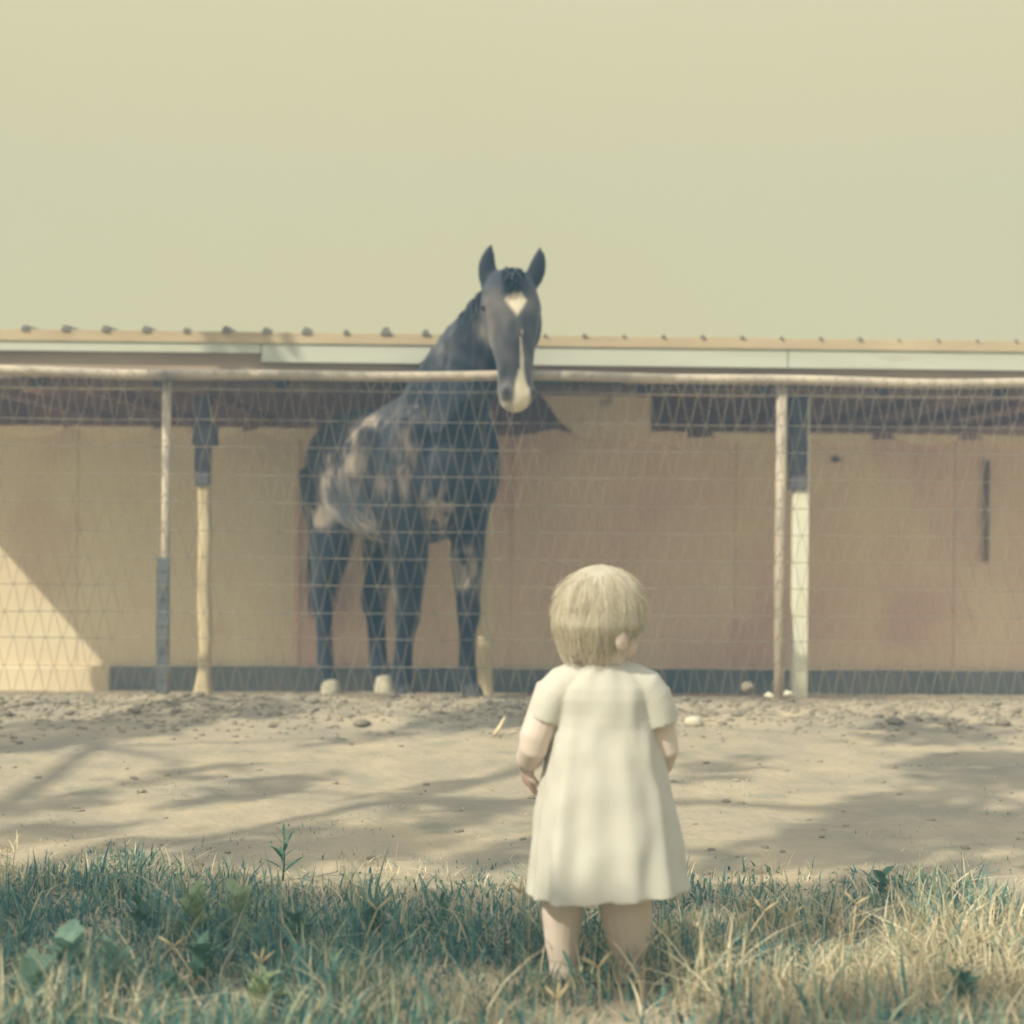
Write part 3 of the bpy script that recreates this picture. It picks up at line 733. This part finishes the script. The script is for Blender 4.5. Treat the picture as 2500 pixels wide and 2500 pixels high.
# crumbs too small to count
V, Q = [], []
base = lump(3, n=6, m_=4); bvs = np.array(base.v); 
crumbs = MB()
for _ in range(5200):
    x = random.uniform(-3.0, 3.2)
    y = random.gauss(6.75, .33) if random.random() < .93 else random.uniform(3.6, 7.2)
    if y > 7.7: continue
    r = random.uniform(.003, .013); a = random.uniform(0, 6.28); ca, sa = math.cos(a), math.sin(a); z = gz(x, y)+r*.2
    crumbs.add([(x+r*1.3*(p[0]*ca-p[1]*sa), y+r*(p[0]*sa+p[1]*ca), z+r*p[2]) for p in base.v], base.f)
o = crumbs.build('gravel', M['clod']); tag(o, 'loose crumbs of dry earth strewn over the dirt', 'gravel', kind='stuff')
q = G(1693, 1778); me = lump(11, .8).mesh('stone'); me.materials.append(M['stone']); me.shade_smooth()
o = bpy.data.objects.new('stone', me); COL.objects.link(o); o.location = (q.x, q.y, gz(q.x, q.y)+.018); o.scale = (.042, .03, .03)
tag(o, 'pale rounded stone on the dirt just right of the child\'s sleeve', 'stone')
q = P(1740, 1688, 7.0); me = lump(14, .7).mesh('stone'); me.materials.append(M['stone']); me.shade_smooth()
for (px, py, d, r, lab) in ((1878, 1688, 7.0, .022, 'pale stone at the foot of the right fence post, left side'), (1925, 1684, 7.0, .022, 'pale stone between the right fence post and the white shed post'),
                            (1826, 1668, 7.0, .036, 'brown grey stone standing up against the dark plinth left of the right fence post')):
    q = P(px, py, d); o = bpy.data.objects.new('stone', me.copy()); COL.objects.link(o); o.location = (q.x, q.y, max(gz(q.x, q.y)+r*.3, q.z-.02)); o.scale = (r*1.2, r, r); o.rotation_euler = (0, 0, random.uniform(0, 6))
    if r > .03: o.data.materials.clear(); o.data.materials.append(M['clod'])
    tag(o, lab, 'stone')
a, b = G(1205, 1802), G(1232, 1795); bz = P(1230, 1752, b.y).z
st = MB().tube([(a.x, a.y, gz(a.x, a.y)+.0), ((a.x+b.x)/2, (a.y+b.y)/2-.01, bz*.45+.005), (b.x, b.y, bz)], [.008, .009, .006], n=8).build('stick', M['timber'], smooth=True)
tag(st, 'pale dry stick poking up from the dirt left of the child', 'stick')

# ------------------------------------------------------------------ grass and weeds
def grass_edge(x):                      # how far back the turf reaches
    return 3.84 + .36*mn.noise(Vector((x*1.3, 3, 0))) + .28*mn.noise(Vector((x*4, 7, 0)))
def blades(name, N, region, hgt, wdt, cols, lean=.35, dens=None, mat=None):
    P0 = []; 
    while len(P0) < N:
        x = random.uniform(*region[0]); y = random.uniform(*region[1])
        if dens and random.random() > dens(x, y): continue
        P0.append((x, y, gz(x, y)-.004))
    P0 = np.array(P0); n = len(P0); SEG = 4
    h = rng.uniform(hgt[0], hgt[1], n)*rng.uniform(.6, 1.15, n)*np.clip(1.0-(P0[:, 1]-3.25)*.9, .3, 1)
    cl = np.array([mn.noise(Vector((q[0]*3.1, q[1]*3.6, 11))) + .6*mn.noise(Vector((q[0]*8, q[1]*9, 3))) for q in P0]); h *= np.clip(.95+1.1*cl, .35, 1.7)*np.where(P0[:, 0] < -.2, 1.15, .95); a = rng.uniform(0, 2*np.pi, n); ln = h*np.abs(rng.normal(0, lean, n))+h*.08
    wd = rng.uniform(wdt[0], wdt[1], n); fa_ = rng.uniform(0, 2*np.pi, n)
    V = np.zeros((n, (SEG+1)*2, 3)); dirx, diry = np.cos(a), np.sin(a)
    for s in range(SEG+1):
        t = s/SEG; c = P0.copy(); k_ = t**1.8
        c[:, 0] += dirx*ln*k_; c[:, 1] += diry*ln*k_; c[:, 2] += h*(t-.28*k_*np.minimum(1.5, ln/h))
        ww = wd*(1-t)**.6*(.55 if s == 0 else 1) if s < SEG else wd*0+.00015
        V[:, 2*s, 0] = c[:, 0]-np.sin(fa_)*ww; V[:, 2*s, 1] = c[:, 1]+np.cos(fa_)*ww; V[:, 2*s, 2] = c[:, 2]
        V[:, 2*s+1, 0] = c[:, 0]+np.sin(fa_)*ww; V[:, 2*s+1, 1] = c[:, 1]-np.cos(fa_)*ww; V[:, 2*s+1, 2] = c[:, 2]
    base_i = (np.arange(n)*(SEG+1)*2)[:, None, None]
    q = np.array([[2*s, 2*s+1, 2*s+3, 2*s+2] for s in range(SEG)])[None]
    Q = (base_i+q).reshape(-1, 4)
    ci = rng.integers(0, len(cols), n); cc = np.array([c[:3] for c in cols])[ci]*rng.uniform(.8, 1.25, (n, 1))
    C_ = np.repeat(cc, (SEG+1)*2, 0)
    me = fast_mesh(name, V.reshape(-1, 3), Q, C_); return add_obj(name, me, mat)
M['grass'] = material('grass', lin(100, 130, 100), 0.6, attr='tint', trans=.35, spec=.25)
GC = [lin(96, 138, 132), lin(114, 152, 138), lin(80, 122, 124), lin(140, 164, 140), lin(102, 144, 142), lin(170, 178, 150)]
DC = [lin(222, 206, 174), lin(206, 192, 162), lin(234, 220, 190), lin(186, 182, 152)]
def dry(x, y):                          # where the straw grows, 0..1
    d = 1.1*math.exp(-(((x-.86)/.50)**2+((y-2.86)/.28)**2)) + .9*math.exp(-(((x-1.05)/.5)**2+((y-3.25)/.13)**2)) + .7*math.exp(-(((x+1.0)/.4)**2+((y-2.62)/.15)**2)) + .45*math.exp(-(((x+.35)/.5)**2+((y-2.7)/.13)**2))
    return min(1, max(0, d+.5*mn.noise(Vector((x*2.2, y*2.6, 5)))))
def dens_g(x, y):
    if x < -.2 and random.random() < .35: return max(0, min(1, (grass_edge(x)+.1-y)/.4))
    e = grass_edge(x); f_ = max(0, min(1, (e+.12-y)/.75))**1.3
    return f_*max(.12, min(1, .75+.9*mn.noise(Vector((x*2.4, y*2.4, 0)))))*(1-.88*dry(x, y))
def dens_d(x, y):
    e = grass_edge(x)+.12; f_ = max(0, min(1, (e+.1-y)/.5)); return f_*(.10+.9*dry(x, y)+.45*math.exp(-((y-e+.25)/.2)**2)*(.6+mn.noise(Vector((x*2, y*2, 1)))))
REG = ((-2.6, 2.7), (1.9, 4.3))
g = blades('grass', 27000, REG, (.045, .12), (.002, .0048), GC, .5, dens_g, M['grass']); tag(g, 'dense blue green grass blades covering the foreground', 'grass', kind='stuff')
g = blades('undergrowth', 30000, REG, (.018, .05), (.003, .006), [lin(78, 116, 108), lin(92, 128, 114), lin(118, 142, 122)], .8, dens_g, M['grass']); tag(g, 'short matted grass at the foot of the taller blades', 'grass', kind='stuff')
g = blades('dry_grass', 15000, REG, (.04, .12), (.0016, .0038), DC, .9, dens_d, M['grass']); tag(g, 'straw coloured dry grass among the green', 'dry grass', kind='stuff')
g = blades('sparse_grass', 6000, ((-3, 3), (3.6, 5.6)), (.015, .05), (.0012, .0026), GC+DC, .8, lambda x, y: max(0, .55+1.3*mn.noise(Vector((x*1.6, y*1.6, 2)))-(y-3.8)*.4), M['grass']); tag(g, 'thin scattered grass sprouting from the dirt', 'grass', kind='stuff')

# broad-leaved weeds: each plant a thing, each leaf a part
def leaf_mesh(name, kind):
    n = 9; V, Q = [], []
    for i in range(n+1):
        t = i/n
        if kind == 'broad': wv = .36*math.sin(math.pi*t**.75)**.75*(1+.16*math.sin(t*22))
        else: wv = .085*math.sin(math.pi*min(1, t*.97+.03))**.8
        bend = -.28*t*t
        for j, sj in enumerate((-1, -.5, 0, .5, 1)):
            V.append((wv*sj, t, bend+.10*abs(sj)*wv*2+(.02*math.sin(t*16+sj*3) if kind == 'broad' else 0)))
    for i in range(n):
        for j in range(4): a_ = i*5+j; Q.append((a_, a_+1, a_+6, a_+5))
    me = fast_mesh(name, np.array(V), np.array(Q)); me.shade_smooth(); return me
M['weed_pale'] = material('weed_pale', lin(170, 182, 136), .55, var=lin(132, 152, 116), scale=3, trans=.3, spec=.3)
M['weed_green'] = material('weed_green', lin(96, 132, 106), .55, var=lin(80, 112, 96), scale=3, trans=.3, spec=.3)
M['weed_blue'] = material('weed_blue', lin(146, 172, 148), .55, var=lin(112, 144, 128), scale=3, trans=.3, spec=.3)
leafm = {}
for kn in ('broad', 'narrow'):
    for mm in ('weed_pale', 'weed_green', 'weed_blue'):
        me = leaf_mesh('leaf', kn); me.materials.append(M[mm]); leafm[kn, mm] = me
def weed(px, py, hpx, nleaf, kn, mm, label, spread=1.0, group=None, llen=None):
    q = G(px, py); s = q.y/F; hh = hpx*s
    r = empty('weed', (q.x, q.y, gz(q.x, q.y)), random.uniform(0, 6)); tag(r, label, 'weed', group)
    m = MB(); top = Vector((random.uniform(-.01, .01), random.uniform(-.01, .01), hh*.85))
    m.tube([(0, 0, -.01), tuple(top*.5+Vector((.004, 0, 0))), tuple(top)], [.003, .0024, .0014], n=6).build('stem', M['weed_green'] if mm != 'weed_pale' else M['weed_pale'], r, True)
    for i in range(nleaf):
        t = (i+.6)/nleaf; o = bpy.data.objects.new('leaf', leafm[kn, mm]); COL.objects.link(o); o.parent = r
        o.location = top*(.12+.85*t); L = (llen or hh*.68)*random.uniform(.75, 1.15)*(1-.3*t)
        o.scale = (L*spread, L, L); o.rotation_euler = (math.radians(random.uniform(30, 62)+15*t), random.uniform(-.3, .3), i*2.4+random.uniform(-.3, .3))
weed(470, 2330, 170, 13, 'broad', 'weed_pale', 'tall pale weed with broad toothed leaves in the left grass', .9, llen=.07)
weed(590, 2310, 150, 11, 'broad', 'weed_pale', 'pale broad-leaved weed right of the tallest pale weed', .8, llen=.065)
weed(505, 2400, 110, 8, 'broad', 'weed_green', 'green broad-leaved weed in front of the two pale weeds')
weed(170, 2430, 160, 14, 'broad', 'weed_blue', 'bluish pale weed clump in the left corner grass', 1.1, llen=.08)
weed(85, 2480, 130, 12, 'broad', 'weed_blue', 'bluish pale weed lowest in the left corner', 1.0, llen=.08)
weed(285, 2440, 140, 12, 'broad', 'weed_blue', 'bright bluish weed with upright leaves right of the corner clump', .7, llen=.07)
weed(690, 2150, 125, 12, 'narrow', 'weed_green', 'tall green weed with thin curved leaves at the turf edge over the dirt', 1.1, llen=.06)
weed(420, 2460, 90, 8, 'broad', 'weed_green', 'low dark green weed at the bottom edge, left of centre')
weed(900, 2300, 100, 7, 'broad', 'weed_green', 'small green weed in the grass left of the child', .9)
weed(820, 2420, 90, 8, 'narrow', 'weed_pale', 'small pale weed with narrow leaves in the lower grass')
weed(1480, 2330, 110, 7, 'narrow', 'weed_pale', 'pale thin weed between the child\'s legs', 1.3, llen=.045)
weed(1840, 2250, 70, 7, 'narrow', 'weed_green', 'thin green weed in the grass right of the child')
weed(2150, 2200, 70, 7, 'broad', 'weed_green', 'small round-leaved green weed at the right turf edge', .8)
weed(350, 2290, 110, 9, 'broad', 'weed_green', 'green weed in the dark grass left of the tallest pale weed', .9, llen=.05)
weed(740, 2330, 110, 10, 'broad', 'weed_green', 'round-leaved green weed in the middle of the left grass', .9, llen=.055)
weed(640, 2480, 110, 10, 'broad', 'weed_pale', 'pale leafy weed at the bottom edge of the left grass', .8, llen=.06)
weed(1080, 2260, 90, 9, 'narrow', 'weed_green', 'narrow-leaved green weed between the grass edge and the child', 1.4, llen=.05)
weed(2340, 2470, 100, 10, 'broad', 'weed_green', 'dark green weed at the bottom right edge', .8, llen=.05)
# straw stalks with forked seed heads
M['straw'] = material('straw', lin(222, 204, 164), .7, var=lin(196, 176, 138), scale=8, trans=.15)
def stalk(px, py, hpx, tilt, label, forks=3):
    q = G(px, py); s = q.y/F; hh = hpx*s
    r = empty('seed_stalk', (q.x, q.y, gz(q.x, q.y)), 0); tag(r, label, 'stalk', None)
    tp = Vector((tilt*hh, 0, hh))
    MB().tube([(0, 0, -.01), (tilt*hh*.35, .003, hh*.5), tuple(tp)], [.0018, .0016, .0013], n=6).build('stem', M['straw'], r, True)
    for i in range(forks):
        a_ = math.radians(-48+96*i/(forks-1)) + random.uniform(-.15, .15); L = .035*random.uniform(.8, 1.1)
        d = Vector((math.sin(a_)+tilt*.4, random.uniform(-.3, .3), math.cos(a_)))*L
        MB().tube([tuple(tp), tuple(tp+d*.5+Vector((0, 0, .001))), tuple(tp+d)], [.0018, .0026, .0008], n=6).build('seed_head', M['straw'], r, True)
for a in ((1358, 2530, 85, .02, 'straw stalk with a three-pronged seed head at the bottom edge below the child', 3),
          (1792, 2330, 110, .35, 'straw stalk with a forked head leaning right in the dry patch', 3), (1915, 2330, 95, .1, 'straw stalk rising dark against the shade behind the dry patch', 3),
          (1640, 2420, 120, -.1, 'straw stalk right of the child\'s leg', 3), (1790, 2380, 150, .5, 'long thin green straw leaning right past the dress hem', 2),
          (2380, 2430, 120, .12, 'straw stalk near the right edge of the grass', 3), (1465, 2480, 110, -.05, 'straw stalk in front of the gap between the legs', 2),
          (600, 2440, 90, .4, 'forked straw stalk in the left grass', 3), (480, 2420, 110, -.5, 'straw stalk leaning left in the left grass', 2), (1230, 2330, 150, .25, 'dry stalk in the grass just left of the child', 3),
          (2080, 2360, 150, .05, 'upright straw stalk in the middle of the right grass', 2), (880, 2350, 130, .3, 'thin straw leaning right in the middle left grass', 2)):
    stalk(*a)

# ------------------------------------------------------------------ tree behind the camera's left shoulder; only its shade reaches the picture
def up_sun(pt, h):                      # the point at height h that shades pt
    t = (h-pt.z)/(-SUN_DIR.z); return Vector(pt)-SUN_DIR*t
tree = empty('tree', (-6.3, -.2, 0)); tag(tree, 'leafy tree left of the camera that shades the dirt', 'tree')
TO = Vector(tree.location)
M['bark'] = material('bark', lin(120, 100, 84), .95, var=lin(84, 72, 62), scale=8, stretch=(3, 3, .6), bump=.6)
M['leafm'] = material('tree_leaf', lin(92, 118, 74), .6, var=lin(76, 100, 64), scale=2, trans=.25)
# (px, py, half-width m, half-depth m, coverage)
shade = [(120, 2230, .36, .20, .9), (420, 2230, .34, .18, .95), (750, 2240, .26, .12, .7), (980, 2250, .26, .17, .9), (1180, 2300, .2, .2, .9), (700, 2400, .3, .08, .4), (1250, 2440, .3, .10, .6),
         (1700, 2215, .28, .10, .9), (1960, 2190, .28, .07, .8), (2250, 2480, .34, .06, .9), (30, 2330, .25, .12, .9), (250, 2300, .35, .13, .95), (560, 2310, .3, .10, .85), (850, 2330, .2, .12, .8), (2300, 2130, .2, .05, .6)]
diag = [(90, 1800, .42, .26, .85), (330, 1775, .36, .24, .85), (560, 1745, .30, .24, .8), (1190, 1760, .36, .20, .9), (900, 1800, .22, .09, .6), (640, 1920, .34, .10, .8), (450, 1890, .22, .09, .7),
        (130, 1960, .24, .10, .75), (100, 2040, .20, .12, .8), (330, 2050, .12, .06, .5), (620, 2060, .26, .11, .9), (760, 2080, .20, .11, .7), (930, 2060, .24, .13, .9), (1120, 1990, .30, .07, .9), (1230, 2085, .20, .08, .8),
        (1000, 1935, .34, .018, .9), (1400, 2020, .25, .1, .7), (1760, 1880, .26, .12, .55), (2420, 1880, .42, .28, .9), (2250, 1980, .36, .24, .9), (2100, 2060, .26, .2, .9), (1880, 2085, .22, .12, .85), (2460, 2030, .24, .2, .85), (2280, 1790, .30, .25, .8), (1650, 2110, .16, .08, .6)]
clumps = []
for px, py, a, b, cv in shade:
    g0 = G(px, py); h = random.uniform(3.7, 4.7)
    if g0.y > 5.8: h = max(h, 4.2)
    a *= 1.15; b *= 1.15
    if py > 2120: a *= 1.1; b *= 1.3
    clumps.append((up_sun(g0, h), a, b, cv))
for px, py, a, b, cv in diag:
    g0 = G(px, py); clumps.append((up_sun(g0, random.uniform(4.2, 4.8)), a*1.05, b*1.05, -cv))
# boughs over the horse's back and the fence, and outside the frame
for (x, y, z, a, b, cv, h) in ((-.75, 8.0, 1.3, .16, .2, .9, 4.2), (-.5, 7.7, 1.15, .13, .12, .9, 4.3), (-.2, 7.5, 1.0, .2, .12, .9, 4.2), (-.05, 7.2, 1.8, .22, .14, .75, 4.6), (-.35, 7.4, 1.6, .15, .12, .8, 4.5), (-.3, 7.6, .6, .18, .2, .7, 4.2),
                               (-1.3, 7.15, 1.5, .4, .05, .6, 4.5), (.7, 7.15, 1.5, .5, .06, .6, 4.5), (-1.65, 8.1, .6, .1, .1, .5, 4.4)):
    clumps.append((up_sun(Vector((x, y, z)), h), a, b, cv))
for _ in range(16):
    c = up_sun(Vector((random.uniform(-5.5, -3.0), random.uniform(1, 6), 0)), random.uniform(3.8, 5)); clumps.append((c, .4, .3, .7))
for _ in range(6):
    c = up_sun(Vector((random.uniform(-2, 3), random.uniform(.3, 1.9), 0)), random.uniform(3.8, 5)); clumps.append((c, .4, .3, .7))
def hits_wall(c):                       # keep the sunlit end of the wall clear
    t = (WALL_Y-c.y)/SUN_DIR.y; q = c+SUN_DIR*t
    return -5.5 < q.x < -1.4 and q.z > -1.2
clumps = [q for q in clumps if not hits_wall(q[0])]
V, Q = [], []
dirR = Vector((1, .25, 0)).normalized(); dirU = Vector((-.25, 1, 0)).normalized()
LS = .05
for c, a, b, cv in clumps:
    dR, dU = (dirR, dirU) if cv > 0 else (Vector((.46, .89, 0)), Vector((-.89, .46, 0))); cv = abs(cv)
    N = int((4.2 if cv > .8 else 3.2)*cv*math.pi*a*b/(LS*LS*.75*2))+4
    for _ in range(N):
        rr = math.sqrt(random.random()); th = random.uniform(0, 6.283)
        p = c+dR*a*rr*math.cos(th)+dU*b*rr*math.sin(th)+Vector((0, 0, random.gauss(0, .07)))
        q1 = p+SUN_DIR*((WALL_Y-p.y)/SUN_DIR.y); q2 = p+SUN_DIR*((2.95-p.y)/SUN_DIR.y)
        if (-3.8 < q1.x < -1.8 and -.4 < q1.z < 1.0) or (.06 < q2.x < .48 and .12 < q2.z < .88): continue
        ax = Vector((random.gauss(0, 1), random.gauss(0, 1), random.gauss(0, .5))).normalized(); nn = (Vector((random.gauss(0, .5), random.gauss(0, .5), 1))).normalized()
        ax = (ax-nn*ax.dot(nn)).normalized(); sd = nn.cross(ax); L = LS*random.uniform(.8, 1.4); o_ = len(V)
        V += [p-ax*L, p+sd*L*.55, p+ax*L, p-sd*L*.55]; Q.append((o_, o_+1, o_+2, o_+3))
V = np.array(V)-np.array(TO)
me = fast_mesh('crown', V, np.array(Q)); add_obj('crown', me, M['leafm'], tree)
m = MB(); fork = Vector((-6.1, .1, 2.6))
m.tube([(-6.3, -.2, -.15), (-6.32, -.18, .25), (-6.22, -.05, 1.3), tuple(fork)], [.30, .22, .18, .16], n=12)
hubs = [Vector((-5.2, .9, 4.0)), Vector((-4.2, 2.0, 4.4)), Vector((-3.4, 3.2, 4.5)), Vector((-3.9, 4.4, 4.5)), Vector((-2.6, 1.6, 4.5)), Vector((-1.6, 2.6, 4.6)), Vector((-6.6, 1.4, 4.1)), Vector((-5.4, 3.0, 4.4)), Vector((-4.9, -.8, 4.3))]
links = {0: None, 1: 0, 2: 1, 3: 2, 4: 1, 5: 4, 6: None, 7: 0, 8: None}
for i, hbv in enumerate(hubs):
    a0 = fork if links[i] is None else hubs[links[i]]
    r0 = .10 if links[i] is None else .05
    mid = a0.lerp(hbv, .5)+Vector((random.uniform(-.1, .1), random.uniform(-.1, .1), .12)); m.tube([tuple(a0), tuple(mid), tuple(hbv)], [r0, r0*.8, r0*.6], n=8)
for c, a, b, cv in clumps:
    hbv = min(hubs, key=lambda q: (q-c).length); mid = hbv.lerp(c, .5)+Vector((random.uniform(-.08, .08), random.uniform(-.08, .08), random.uniform(-.02, .1)))
    m.tube([tuple(hbv), tuple(mid), tuple(c)], [.018, .012, .005], n=5)
    for _ in range(3):
        e = c+dirR*random.uniform(-a, a)*.8+dirU*random.uniform(-b, b)*.8; m.tube([tuple(c), tuple(e)], [.005, .002], n=4)
o = m.build('trunk', M['bark'], tree, True, off=TO)

# ------------------------------------------------------------------ haze volume added to lift the dark tones to blue
HZ = dict(density=.0165, col=(.32, .62, 1.0))
m = MB().box((-23, -15, -1.4), (23, 25, 6.4)); hz = m.build('haze', bpy.data.materials.new('haze')); tag(hz, kind='stuff')
hm_ = hz.data.materials[0]; hm_.use_nodes = True; hm_.node_tree.nodes.clear()
ov = hm_.node_tree.nodes.new('ShaderNodeOutputMaterial'); pv = hm_.node_tree.nodes.new('ShaderNodeVolumePrincipled')
pv.inputs['Density'].default_value = HZ['density']; pv.inputs['Color'].default_value = (*HZ['col'], 1); pv.inputs['Anisotropy'].default_value = .1
hm_.node_tree.links.new(pv.outputs[0], ov.inputs['Volume'])
